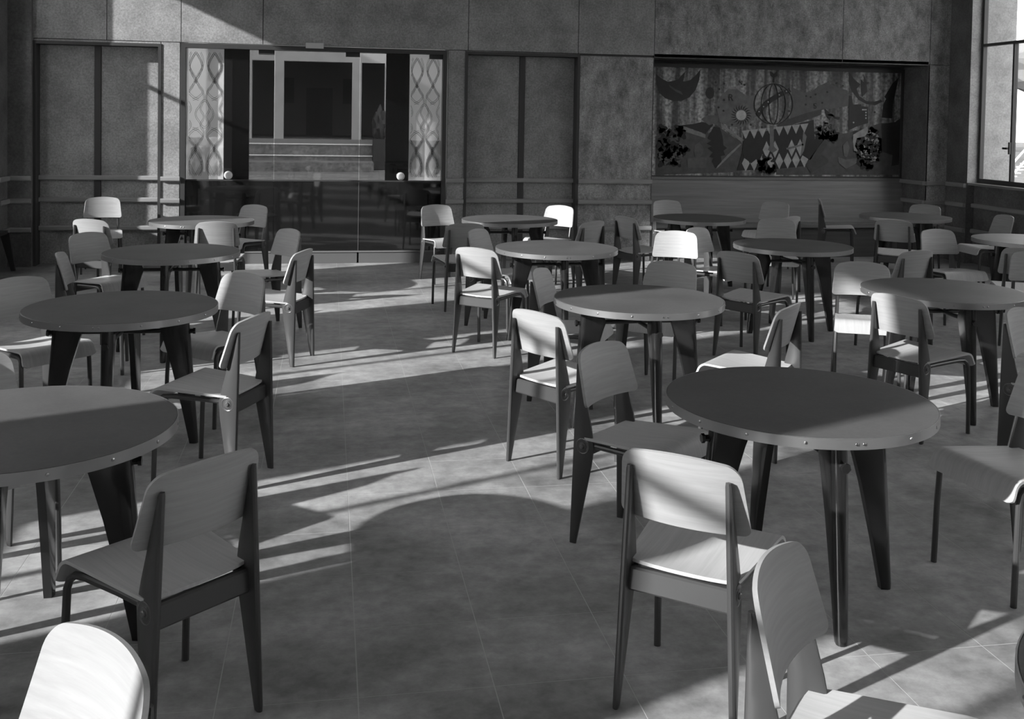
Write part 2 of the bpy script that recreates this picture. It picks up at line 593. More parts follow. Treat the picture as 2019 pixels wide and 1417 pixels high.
def smooth_path(P, n=6):
    out = []
    for i in range(len(P) - 1):
        p0, p1, p2, p3 = P[max(i - 1, 0)], P[i], P[i + 1], P[min(i + 2, len(P) - 1)]
        for k in range(n):
            t = k / n
            out.append(tuple(0.5 * (2 * p1[c] + (p2[c] - p0[c]) * t + (2 * p0[c] - 5 * p1[c] + 4 * p2[c] - p3[c]) * t * t + (3 * p1[c] - p0[c] - 3 * p2[c] + p3[c]) * t ** 3) for c in (0, 1)))
    return out + [P[-1]]


def strands(x0, x1, z0, z1):
    """interlaced double strap lines, drawn in a 640 x 1560 field"""
    mb = MB()
    sa = [(485, 20), (575, 110), (605, 210), (540, 300), (505, 360), (545, 440), (610, 500), (640, 590), (575, 710), (640, 810), (575, 910), (638, 1000), (600, 1090), (520, 1170), (490, 1240), (575, 1340), (605, 1440), (540, 1530)]
    sb = [(485, 20), (395, 130), (372, 210), (430, 310), (480, 360), (420, 430), (350, 500), (440, 570), (540, 600)]
    sc = [(400, 20), (350, 110), (365, 200), (450, 300), (485, 340), (470, 400)]
    quat = [(300 + 150 * cos(2 * pi * k / 24) * (1 + 0.10 * cos(8 * pi * k / 24)), 775 + 150 * sin(2 * pi * k / 24) * (1 + 0.10 * cos(8 * pi * k / 24))) for k in range(25)]
    paths = [quat]
    for ax in (485, 135):
        for P in (sa, sb, sc):
            for m in (1, -1):
                for fl in (0, 1):
                    if P is sa and fl:
                        continue
                    paths.append([(ax + m * (x - 485), 1550 - y if fl else y) for x, y in P])
    for P in paths:
        P = smooth_path(P)
        for off in (-11, 11):
            run = []
            for i, q in enumerate(P):
                a_, b_ = P[max(i - 1, 0)], P[min(i + 1, len(P) - 1)]
                tx, ty = b_[0] - a_[0], b_[1] - a_[1]
                l_ = math.hypot(tx, ty) or 1
                x, y = q[0] - ty / l_ * off, q[1] + tx / l_ * off
                ok = 8 < x < 632 and 4 < y < 1556
                if ok:
                    run.append((x0 - dx + (x1 - x0) * x / 640, 0.0755, z1 - (z1 - z0) * y / 1560))
                if (not ok or i == len(P) - 1) and run:
                    if len(run) > 2:
                        mb.tube(run, 0.0026, 4)
                    run = []
    return mb


for a, b in ((JX[0], -1.244), (0.97, JX[3])):
    sl = dbox('etched_light', a, b, YB + 0.14, YB + 0.144, 1.0, 2.575, 'etched')
    strands(a + 0.02, b - 0.02, 1.03, 2.55).obj('strap_lines', M['strap'], sl)

# ------------------------------------------------------------------ niche: bench and mural
bx0, bx1 = NICHE[0] + 0.004, NICHE[1] - 0.004
bench = tag(empty('wall_bench', ((bx0 + bx1) / 2, 12.95, 0)), 'long built-in wooden bench with plain wooden back under the mural', 'bench')
bl = (bx1 - bx0) / 2
MB().box(-bl, bl, -0.19, 0.24, 0.405, 0.45).obj('bench_seat', M['benchwood'], bench, smooth=False)
MB().box(-bl, bl, -0.14, 0.24, 0.0, 0.405).obj('bench_front', M['benchdark'], bench, smooth=False)
MB().prism([(-bl, 0.10, 0.45), (-bl, 0.14, 0.45), (-bl, 0.245, 1.02), (-bl, 0.205, 1.02)], (2 * bl, 0, 0)).obj('bench_back', M['benchwood'], bench, smooth=False)
MB().box(-bl, bl, 0.19, 0.248, 1.02, 1.055).obj('bench_cap', M['benchwood'], bench, smooth=False)

YM = 13.185
mural = tag(empty('mural', ((bx0 + bx1) / 2, YM, 1.06)), 'wide painted mural of crescents, sun, globe and harlequin cloth in the wall niche', 'mural')
mo = Vector(((bx0 + bx1) / 2, YM, 1.06))


def leaf_sheen_mat():  # bright vertical streaks are window reflections painted into the leaf colour
    m, nt, p = mat_new('gold_leaf_painted_sheen')
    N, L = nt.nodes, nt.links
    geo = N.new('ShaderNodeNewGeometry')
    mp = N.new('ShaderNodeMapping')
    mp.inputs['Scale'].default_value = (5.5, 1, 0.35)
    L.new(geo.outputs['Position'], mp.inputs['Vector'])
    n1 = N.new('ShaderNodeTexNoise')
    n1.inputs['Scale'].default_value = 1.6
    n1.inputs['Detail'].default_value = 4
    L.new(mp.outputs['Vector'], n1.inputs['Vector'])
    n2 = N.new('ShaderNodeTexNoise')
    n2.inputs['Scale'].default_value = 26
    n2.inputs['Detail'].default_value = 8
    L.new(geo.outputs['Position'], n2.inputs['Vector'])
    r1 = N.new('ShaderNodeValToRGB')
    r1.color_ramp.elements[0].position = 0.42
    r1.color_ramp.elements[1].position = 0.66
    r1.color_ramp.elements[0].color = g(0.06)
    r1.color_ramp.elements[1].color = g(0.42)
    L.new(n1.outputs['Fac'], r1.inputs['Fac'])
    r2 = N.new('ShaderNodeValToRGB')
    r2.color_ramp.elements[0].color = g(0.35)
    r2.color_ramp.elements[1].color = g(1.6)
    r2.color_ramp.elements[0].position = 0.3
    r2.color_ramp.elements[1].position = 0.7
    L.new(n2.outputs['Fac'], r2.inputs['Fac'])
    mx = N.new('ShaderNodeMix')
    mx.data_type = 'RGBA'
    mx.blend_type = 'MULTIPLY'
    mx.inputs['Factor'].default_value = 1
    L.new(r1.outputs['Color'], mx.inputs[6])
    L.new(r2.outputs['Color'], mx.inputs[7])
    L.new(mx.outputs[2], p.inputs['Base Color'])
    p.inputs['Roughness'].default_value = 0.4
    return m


M['leaf_sheen'] = leaf_sheen_mat()
MB().box(bx0 - mo.x, bx1 - mo.x, 0, 0.012, 0, 1.52).obj('mural_board', M['leaf_sheen'], mural, smooth=False)
mf = MB().box(bx0 - mo.x, bx1 - mo.x, -0.03, 0.012, 1.47, 1.52).box(bx1 - 0.03 - mo.x, bx1 - mo.x, -0.03, 0.012, 0, 1.47).box(bx0 - mo.x, bx1 - mo.x, -0.03, 0.012, -0.004, 0.014)
mf.obj('mural_frame', M['frame'], mural, smooth=False)
PAINT = {}


def paint(v):
    k = round(v, 3)
    if k not in PAINT:
        PAINT[k] = noisy('mural_paint', v * 0.75, v * 1.25, (12, 12, 12), 6, rough=0.45)
    return PAINT[k]


def c1(x, y): return (1285 + x / 5.668, 110 + y / 5.668)
def c2(x, y): return (1530 + x / 5.669, 110 + y / 5.669)


def mpt(uv, lay):
    p = onplane(uv[0], uv[1], Y=YM)
    return Vector((p.x - mo.x, -0.0012 * lay, p.z - mo.z))


def mpoly(name, lists, v, lay, cf=c1):
    mb = MB()
    for pl in lists:
        pts = [mpt(cf(*q) if cf else q, lay) for q in pl]
        mb.prism(pts, (0, 0.0011, 0))
    return mb.obj(name, paint(v), mural, smooth=False)


def disc(cx, cy, rx, ry=None, n=24, a0=0, a1=2 * pi):
    ry = ry or rx
    return [(cx + rx * cos(a0 + (a1 - a0) * k / n), cy + ry * sin(a0 + (a1 - a0) * k / n)) for k in range(n)]


mpoly('painted_band', [[(40, 900), (300, 820), (560, 900), (760, 800), (900, 900), (1010, 980), (960, 1300), (40, 1330)]], 0.07, 1)
mpoly('painted_band', [[(430, 900), (700, 880), (800, 860), (1180, 750), (1390, 760), (1390, 1330), (0, 1330), (0, 1250)]], 0.07, 1, c2)
mpoly('painted_cloud', [[(720, 560), (740, 480), (800, 420), (860, 372), (950, 372), (1010, 412), (1060, 450), (1150, 440), (1150, 700), (1040, 790), (900, 800), (760, 740)]], 0.13, 2)
mpoly('painted_cloud', [[(180, 350), (240, 380), (310, 410), (400, 400), (470, 340), (560, 300), (800, 390), (820, 560), (540, 600), (380, 640), (160, 700)]], 0.10, 2, c2)
mpoly('painted_crescent', [[(45, 200), (50, 310), (80, 410), (150, 475), (240, 505), (330, 505), (420, 465), (490, 380), (530, 270), (545, 150), (490, 220), (430, 270), (375, 285), (350, 285), (375, 175), (330, 220), (295, 262), (240, 280), (180, 290), (110, 255)]], 0.022, 3)
mpoly('painted_streak', [[(190, 320), (260, 370), (330, 400), (350, 440), (270, 400), (200, 350)]], 0.07, 4)
mpoly('painted_crescent', [[(812, 180), (815, 290), (850, 400), (920, 490), (1010, 540), (1110, 552), (1190, 510), (1170, 490), (1100, 512), (1010, 505), (930, 450), (900, 370), (945, 320), (880, 270)]], 0.02, 3, c2)
mpoly('painted_sail', [[(975, 200), (1010, 290), (1045, 300), (1010, 320), (1020, 400), (960, 460), (945, 260), (985, 300)]], 0.03, 4, c2)
mpoly('painted_banner', [[(1372, 240), (1300, 310), (1210, 460), (1230, 480), (1200, 540), (1180, 690), (1300, 700), (1305, 540)]], 0.012, 3, c2)
mpoly('painted_ball', [disc(650, 415, 48, 66)], 0.015, 3)
mpoly('painted_tower', [[(815, 445), (845, 450), (860, 545), (950, 540), (955, 565), (1025, 570), (1030, 750), (900, 790), (808, 835)]], 0.018, 4, c2)
mpoly('painted_dots', [disc(x, y, 9, n=8) for x, y in ((968, 602), (985, 602), (1003, 602), (1003, 634), (1003, 664), (1003, 696), (865, 745))], 0.45, 5, c2)
mpoly('painted_sun', [disc(998, 663, 56)], 0.5, 5)
rays_d, rays_l = [], []
for k in range(20):
    a = 2 * pi * k / 20
    q = [(998 + r * cos(a + da), 663 + r * sin(a + da)) for r, da in ((64, -0.10), (92, -0.04), (122, 0.16), (88, 0.10), (64, 0.10))]
    (rays_l if 0.55 * pi < a < 1.35 * pi else rays_d).append(q)
mpoly('painted_rays', rays_d, 0.012, 4)
mpoly('painted_rays', rays_l, 0.02, 4)
mpoly('painted_plank', [[(550, 710), (612, 665), (742, 665), (742, 785), (690, 760), (640, 775)]], 0.11, 4)
mpoly('painted_plane', [[(560, 738), (690, 768), (598, 872), (330, 775), (470, 760)]], 0.015, 3)
mpoly('painted_beam', [[(292, 765), (600, 880), (596, 918), (380, 850), (300, 830)], [(770, 752), (1030, 940), (1004, 968), (772, 788)], [(1000, 990), (860, 1130), (720, 1265), (740, 1215), (850, 1100), (985, 980)]], 0.20, 5)
mpoly('painted_tree', [[(690, 790), (760, 800), (790, 900), (800, 1000), (840, 1030), (800, 1060), (820, 1110), (770, 1120), (780, 1180), (710, 1255), (670, 1180), (690, 1140), (640, 1130), (680, 1080), (620, 1030), (670, 1010), (610, 980), (660, 950), (620, 920), (660, 850)]], 0.012, 5)
mpoly('painted_pot', [[(480, 1000), (530, 965), (575, 1020), (575, 1080), (545, 1130), (610, 1135), (612, 1250), (400, 1250), (395, 1150), (490, 1135), (470, 1070)]], 0.09, 4)


def blobs(n, cx, cy, rx, ry, r0, r1):
    out = []
    for k in range(n):
        a, q = random.uniform(0, 2 * pi), sqrt(random.random())
        x, y = cx + rx * q * cos(a), cy + ry * q * sin(a)
        r = random.uniform(r0, r1)
        ph = random.uniform(0, 6)
        out.append([(x + r * (1 + 0.35 * sin(3 * t + ph)) * cos(t), y + r * (1 + 0.35 * sin(3 * t + ph)) * sin(t)) for t in [2 * pi * i / 14 for i in range(14)]])
    return out


def stuffpoly(*a, **k):
    o = mpoly(*a, **k)
    o['kind'] = 'stuff'


stuffpoly('painted_leaves', blobs(46, 220, 1010, 170, 250, 22, 52), 0.010, 5)
stuffpoly('painted_petals', blobs(16, 220, 1040, 150, 200, 10, 22), 0.09, 6)
stuffpoly('painted_leaves', blobs(22, 1290, 1230, 90, 90, 20, 42), 0.008, 8)
stuffpoly('painted_leaves', blobs(34, 570, 860, 110, 110, 16, 40), 0.015, 6, cf=c2)
stuffpoly('painted_petals', blobs(10, 570, 850, 90, 80, 8, 20), 0.10, 7, cf=c2)
stuffpoly('painted_leaves', blobs(50, 1020, 1030, 150, 220, 24, 52), 0.010, 5, cf=c2)
mpoly('painted_petals', [[(860, 880), (930, 840), (1020, 790), (1030, 850), (990, 900), (900, 920), (880, 1010), (920, 1080), (870, 1060), (858, 960)]], 0.34, 6, c2)
stuffpoly('painted_petals', blobs(34, 1040, 1010, 120, 170, 10, 24), 0.34, 7, cf=c2)
stuffpoly('painted_leaves', blobs(30, 1030, 1050, 120, 180, 12, 26), 0.010, 8, cf=c2)
# harlequin cloth
mpoly('painted_cloth', [[(1466, 258), (1508, 259), (1560, 247), (1604, 236), (1606, 275), (1590, 327), (1520, 334), (1452, 336), (1463, 300)]], 0.014, 4, None)
dia = []
for row, (yc, n0, n1, hh) in enumerate(((266, 0, 9, 15), (298, 0, 8, 17), (322, 0, 8, 16))):
    for k in range(n0, n1):
        xc = 1470 + 16.5 * k + (8 if row == 1 else 0)
        y = yc - 0.15 * (xc - 1470) * (0.75 if row == 0 else 0.45)
        if xc > 1600 or (row > 0 and xc > 1588) or (row == 1 and k in (1, 4)):
            continue
        if row == 0:
            dia.append([(xc - 8, y - 8), (xc + 8, y - 10), (xc, y + 9)])
        else:
            dia.append([(xc, y - hh), (xc + 7.6, y), (xc, y + hh), (xc - 7.6, y)])
mpoly('painted_diamonds', dia, 0.36, 6, None)
mpoly('painted_post', [[(1316, 780), (1362, 780), (1362, 1010), (1400, 1050), (1350, 1085), (1295, 1050), (1316, 1000)]], 0.13, 7)
mpoly('painted_jug', [[(1030, 930), (1100, 900), (1200, 1020), (1195, 1130), (1110, 1200), (1030, 1140), (1010, 1040)]], 0.014, 7)
mpoly('painted_bow', [[(110, 1030), (300, 980), (305, 1000), (120, 1050)], [(300, 840), (340, 900), (310, 1060), (270, 1130), (285, 1000)]], 0.16, 7, c2)
mpoly('painted_book', [[(380, 930), (520, 935), (380, 1165), (290, 1110)]], 0.010, 7, c2)
mpoly('painted_case', [[(540, 930), (590, 960), (500, 1100), (580, 1150), (585, 1190), (385, 1312), (325, 1215)]], 0.05, 7, c2)
mpoly('painted_dark_shape', [[(1180, 760), (1330, 740), (1395, 690), (1370, 1215), (1288, 1232), (1300, 1110), (1180, 1070)]], 0.018, 6, c2)  # dark shape in the mural's own paint
mpoly('painted_box', [[(690, 1130), (780, 1160), (900, 1140), (895, 1200), (780, 1262), (700, 1200)], [(745, 1000), (795, 950), (820, 1030), (790, 1130), (760, 1120), (750, 1060)]], 0.12, 7, c2)
mpoly('painted_hem', [[(10, 770), (160, 700), (330, 640), (510, 595), (500, 660), (330, 720), (130, 790), (20, 830)]], 0.05, 5, c2)
mpoly('painted_waves', [[(545, 590), (600, 640), (660, 680), (715, 685), (700, 715), (640, 690), (625, 650), (600, 720), (555, 660)]], 0.010, 6, c2)
# globe
gl = MB()
gcx, gcy = 1525, 205
for rx in (38, 24, 9):
    pts = [mpt((gcx + rx * cos(2 * pi * k / 40), gcy + 40 * sin(2 * pi * k / 40)), 6) for k in range(40)]
    gl.tube(pts, 0.006, 4, closed=True)
gl.obj('painted_globe', paint(0.03), mural)
mpoly('painted_belt', [[(1489, 223), (1500, 208), (1515, 194), (1532, 184), (1556, 173), (1559, 181), (1540, 190), (1522, 201), (1507, 214), (1496, 232)]], 0.008, 8, None)
mpoly('painted_studs', [disc(x, y, 1.3, n=8) for x, y in ((1496, 220), (1505, 210), (1514, 201), (1536, 187), (1550, 180))], 0.5, 9, None)
mpoly('painted_finial', [[(1318, 170), (1345, 185), (1362, 200), (1380, 185), (1400, 168), (1402, 225), (1372, 242), (1368, 300), (1352, 300), (1350, 242), (1325, 225)]], 0.008, 7)
stuffpoly('painted_stars', [disc(x, y, 13, n=7) for x, y in ((712, 295), (806, 312), (752, 372), (806, 494), (744, 576), (800, 614), (895, 770), (1105, 770), (1228, 798), (1035, 325))], 0.02, 6)
stuffpoly('painted_stars', [disc(x, y, 12, n=7) for x, y in ((680, 305), (745, 335), (335, 450), (385, 460), (440, 432), (330, 545), (515, 525), (145, 618), (570, 405), (1100, 630))], 0.02, 6, cf=c2)
for ch, uv, sz in (('R', c1(850, 500), 0.13), ('N', c1(965, 320), 0.08), ('S', c2(415, 590), 0.11)):
    tc = bpy.data.curves.new('painted_letter', 'FONT')
    tc.body = ch
    tc.size = sz
    tc.extrude = 0.0008
    tmp = bpy.data.objects.new('painted_letter', tc)
    me = bpy.data.meshes.new_from_object(tmp)
    bpy.data.objects.remove(tmp)
    to = link('painted_letter', me, None, mural)
    me.materials.clear()
    me.materials.append(paint(0.02))
    to.location = mpt(uv, 7)
    to.rotation_euler = (pi / 2, 0, 0)

# ------------------------------------------------------------------ tables
TR, TH, TT = 0.5, 0.756, 0.036


def blade(rin, rout, th0, th1, z, n=6):
    """horizontal section of a folded steel leg, rounded at the outer edge"""
    r = th0 / 2
    pts = [(rin, -th1 / 2, z)]
    for k in range(n + 1):
        a = -pi / 2 + pi * k / n
        pts.append((rout - r + r * cos(a), r * sin(a), z))
    pts.append((rin, th1 / 2, z))
    return pts


leg_secs = [(0.0, 0.357, 0.402, 0.040, 0.028), (0.018, 0.354, 0.402, 0.044, 0.030), (0.2, 0.315, 0.388, 0.052, 0.03), (0.42, 0.262, 0.372, 0.058, 0.03),
            (0.58, 0.215, 0.360, 0.060, 0.03), (0.615, 0.202, 0.357, 0.060, 0.03), (0.645, 0.210, 0.354, 0.060, 0.03), (TH - TT, 0.240, 0.348, 0.058, 0.03)]
T_leg = MB().loft([blade(a, b, t0, t1, z) for z, a, b, t0, t1 in leg_secs]).mesh('leg')
T_leg.materials.append(M['table_enamel'])
T_top = MB().lathe([(0.0, TH - TT), (TR - 0.006, TH - TT), (TR - 0.004, TH - TT + 0.002), (TR - 0.004, TH - 0.002), (TR - 0.006, TH), (0.0, TH)], n=96).mesh('tabletop')
T_top.materials.append(M['laminate'])
rm = []
NR = 96
for r, z in ((TR - 0.0035, TH - TT - 0.001), (TR, TH - TT - 0.001), (TR, TH - 0.001), (TR - 0.0035, TH - 0.001)):
    rm.append([(r * cos(2 * pi * k / NR), r * sin(2 * pi * k / NR), z) for k in range(NR)])
T_rim = MB().loft(rm, closed=True).mesh('metal_rim')
T_rim.materials.append(M['rim'])
rv = MB()
angs = [2 * pi * k / 16 for k in range(16)] + [radians(-93)]
for a in angs:
    c = Vector((cos(a), sin(a), 0))
    t = Vector((-sin(a), cos(a), 0))
    b = c * (TR + 0.0005) + Vector((0, 0, TH - TT / 2))
    ring = lambda rr, o: [b + c * o + (t * cos(2 * pi * k / 8) + Vector((0, 0, 1)) * sin(2 * pi * k / 8)) * rr for k in range(8)]
    rv.loft([ring(0.006, -0.001), ring(0.0055, 0.0015), ring(0.002, 0.003)])
T_riv = rv.mesh('rivets')
T_riv.materials.append(M['nut'])
T_rods = []
for ang, zr in ((0, 0.618), (pi / 2, 0.618)):
    mb = MB()
    e = Vector((cos(ang), sin(ang), 0))
    mb.tube([e * -0.212 + Vector((0, 0, zr)), e * 0.212 + Vector((0, 0, zr))], 0.0125, 10)
    me = mb.mesh('stretcher_rod')
    me.materials.append(M['rod'])
    T_rods.append(me)
mb = MB().tube([(0.353, 0, 0.615), (0.380, 0, 0.615)], 0.013, 8).tube([(0.372, 0, 0.615), (0.384, 0, 0.615)], 0.018, 6)
T_bolt = mb.mesh('bolt')
T_bolt.materials.append(M['table_enamel'])

TABLES = {
    'T1': (-1.00, 3.60, 'fourth', 'A'), 'T3': (-1.09, 5.76, 'third', 'A'), 'T5': (-1.16, 8.02, 'second', 'A'), 'T9': (-1.22, 10.36, 'first', 'A'),
    'T14': (1.75, 1.48, 'fifth', 'B'), 'T2': (1.77, 3.60, 'fourth', 'B'), 'T4': (1.81, 5.77, 'third', 'B'), 'T6': (1.84, 8.12, 'second', 'B'), 'T10': (1.86, 10.44, 'first', 'B'),
    'T8': (3.87, 5.90, 'third', 'C'), 'T7': (3.94, 8.20, 'second', 'C'), 'T11': (3.98, 10.57, 'first', 'C'),
    'T13': (6.45, 8.50, 'second', 'D'), 'T12': (6.56, 10.78, 'first', 'D'),
}
ROW = {'A': 'glass-door row', 'B': 'recessed-panel row', 'C': 'wall-pier row', 'D': 'mural row'}
ROWLONG = {'A': 'the row leading to the glass doors', 'B': 'the row leading to the recessed panels', 'C': 'the row ending at the mural pier', 'D': 'the row before the mural bench'}
for k, (tx, ty, nth, row) in TABLES.items():
    t = empty('round_table', (tx, ty, 0), radians(-12 if k == 'T9' else random.uniform(-4, 4)))
    tag(t, 'round dark table, %s from the wall in %s' % (nth, ROWLONG[row]), 'table', 'round cafeteria tables')
    link('tabletop', T_top, None, t)
    link('metal_rim', T_rim, None, t)
    r_ = link('rivets', T_riv, None, t)
    r_['kind'] = 'stuff'
    for q in range(4):
        lg = link('leg', T_leg, None, t)
        lg.rotation_euler = (0, 0, q * pi / 2)
        b = link('bolt', T_bolt, None, lg)
    for me in T_rods:
        link('stretcher_rod', me, None, t)

# ------------------------------------------------------------------ chairs
C_part = {}


def leg_front_y(z):
    pts = [(0, 0.032), (0.34, 0.094), (0.42, 0.104), (0.50, 0.088), (0.74, 0.024), (0.762, 0.014)]
    for (za, ya), (zb, yb) in zip(pts[:-1], pts[1:]):
        if z <= zb:
            return ya + (yb - ya) * (z - za) / (zb - za)
    return 0.012


for s in (-1, 1):
    rings = []
    for z in (0.0, 0.012, 0.12, 0.24, 0.34, 0.39, 0.42, 0.45, 0.50, 0.58, 0.66, 0.72, 0.75, 0.762):
        xc = s * (0.183 - 0.030 * z / 0.76)
        yf = leg_front_y(z)
        k = 1.0 if 0.01 < z < 0.755 else 0.75
        tr, tf = 0.023 * k, 0.015 * k
        ring = []
        for q in range(6):
            a = pi + pi * q / 5          # rounded rear edge
            ring.append((xc + tr / 2 * cos(a), tr / 2 + tr / 2 * sin(a), z))
        for q in range(4):
            a = pi * q / 3
            ring.append((xc + tf / 2 * cos(a), max(yf - tf / 2, tr / 2 + 0.001) + tf / 2 * sin(a), z))
        rings.append(ring)
    C_part['rear%d' % s] = MB().loft(rings).mesh('leg')
    # front leg: tube running from the rear leg under the seat, bent down to the floor
    pts = [(s * 0.152, 0.07, 0.424), (s * 0.164, 0.20, 0.430), (s * 0.185, 0.345, 0.437), (s * 0.194, 0.388, 0.434), (s * 0.200, 0.409, 0.418), (s * 0.204, 0.418, 0.39), (s * 0.207, 0.425, 0.25), (s * 0.208, 0.432, 0.0)]
    C_part['front%d' % s] = MB().tube(pts, 0.0122, 10).mesh('leg')
    bm_ = MB()
    bx, by, bz = s * 0.1685, 0.052, 0.42
    pr = [(0.0, 0.018), (0.007, 0.018), (0.010, 0.015), (0.0105, 0.0105), (0.017, 0.010), (0.018, 0.0072), (0.026, 0.0072), (0.031, 0.0098), (0.034, 0.0085), (0.035, 0.0)]
    rings = [[(bx + s * h, by + r * cos(2 * pi * k / 16), bz + r * sin(2 * pi * k / 16)) for k in range(16)] for r, h in pr]
    C_part['bolt%d' % s] = bm_.loft(rings).mesh('bolt')

# backrest: bent plywood
nu, nv, th = 28, 10, 0.011
front, back = [], []


def back_pt(u, v):
    au = abs(u)
    zt = 0.823 - 0.022 * u * u
    zb = 0.590
    if au > 0.80:
        q = (au - 0.80) / 0.20
        zt -= 0.042 * (1 - sqrt(max(0.0, 1 - q * q)))
    if au > 0.88:
        q = (au - 0.88) / 0.12
        zb += 0.024 * (1 - sqrt(max(0.0, 1 - q * q)))
    z = zb + (zt - zb) * v
    hw = 0.207 - 0.022 * (z - 0.59) / 0.2
    x = u * hw
    y = (0.104 - 0.25 * (z - 0.42)) + 0.004 + 0.95 * (x * x - 0.165 ** 2)
    return x, y, z


def shell(ptf, us, vs, nrm_th):
    """closed thin sheet from a surface function; nrm_th(u, v, p) gives the offset vector"""
    A, B = [], []
    for v in vs:
        for u in us:
            p = Vector(ptf(u, v))
            A.append(p)
            B.append(p + nrm_th(u, v, p))
    n, m = len(us), len(vs)
    f = []
    o = n * m
    for j in range(m - 1):
        for i in range(n - 1):
            a = j * n + i
            f.append((a, a + 1, a + n + 1, a + n))
            f.append((o + a, o + a + n, o + a + n + 1, o + a + 1))
    loop = [i for i in range(n)] + [j * n + n - 1 for j in range(1, m)] + [(m - 1) * n + i for i in range(n - 2, -1, -1)] + [j * n for j in range(m - 2, 0, -1)]
    for k in range(len(loop)):
        a, b = loop[k], loop[(k + 1) % len(loop)]
        f.append((a, o + a, o + b, b))
    return A + B, f


us = sorted(set([round(-1 + 2 * i / 20, 4) for i in range(21)] + [x * s for s in (-1, 1) for x in (0.84, 0.88, 0.92, 0.95, 0.975, 0.99)]))
vs = [i / 8 for i in range(9)]
V_, F_ = shell(back_pt, us, vs, lambda u, v, p: Vector((-2 * 0.95 * p.x, 1.0, 0.25)).normalized() * th)
C_part['backrest'] = mesh_of('backrest', V_, F_, True, 40)


def seat_pt(u, v):
    # v: 0 rear .. 1 front lip
    L = 0.455 * v
    if L < 0.355:
        y, z = 0.048 + L, 0.448 + 0.020 * (L / 0.355)
        nz = 0
    else:
        a = (L - 0.355) / 0.040
        if a < 1.25:
            y = 0.403 + 0.040 * sin(a)
            z = 0.468 - 0.040 * (1 - cos(a))
        else:
            e = (a - 1.25) * 0.040
            y = 0.403 + 0.040 * sin(1.25) + e * cos(1.25)
            z = 0.468 - 0.040 * (1 - cos(1.25)) - e * sin(1.25)
    hw = 0.176 + 0.044 * min(1.0, v * 1.05)
    au = abs(u)
    if v > 0.9 and au > 0.93:
        hw -= 0.0
    x = u * hw
    dish = 0.014 * (1 - u * u) * max(0.0, sin(pi * min(1.0, (v + 0.12) / 0.85)))
    z -= dish
    if v < 0.12:
        y += 0.012 * (au ** 6) * (1 - v / 0.12)
    if v > 0.93:
        z += 0.012 * (max(0, au - 0.85) / 0.15) ** 2 * (v - 0.93) / 0.07
    return x, y, z


def seat_n(u, v, p):
    e = 0.004
    a, b = Vector(seat_pt(u, max(0, v - e))), Vector(seat_pt(u, min(1, v + e)))
    t = b - a
    t.x = 0
    return Vector((0, -t.z, t.y)).normalized() * th


us2 = [-1, -0.95, -0.88, -0.75, -0.5, -0.25, 0, 0.25, 0.5, 0.75, 0.88, 0.95, 1]
vs2 = [0, 0.04, 0.12, 0.25, 0.4, 0.55, 0.68, 0.76, 0.80, 0.83, 0.86, 0.885, 0.92, 0.96, 1.0]
V_, F_ = shell(seat_pt, us2, vs2, seat_n)
C_part['seat'] = mesh_of('seat', V_, F_, True, 40)
cb = MB()
cr = []
for x in (-0.160, 0.160):
    cr.append([(x, 0.030, 0.372), (x, 0.034, 0.366), (x, 0.050, 0.366), (x, 0.054, 0.372), (x, 0.058, 0.432), (x, 0.054, 0.438), (x, 0.040, 0.438), (x, 0.034, 0.432)])
C_part['bar'] = cb.loft(cr).mesh('crossbar')
for k, me in C_part.items():
    me.materials.append(M['wood'] if k == 'backrest' else M['seatwood'] if k == 'seat' else M['boltm'] if k.startswith('bolt') else M['enamel'])

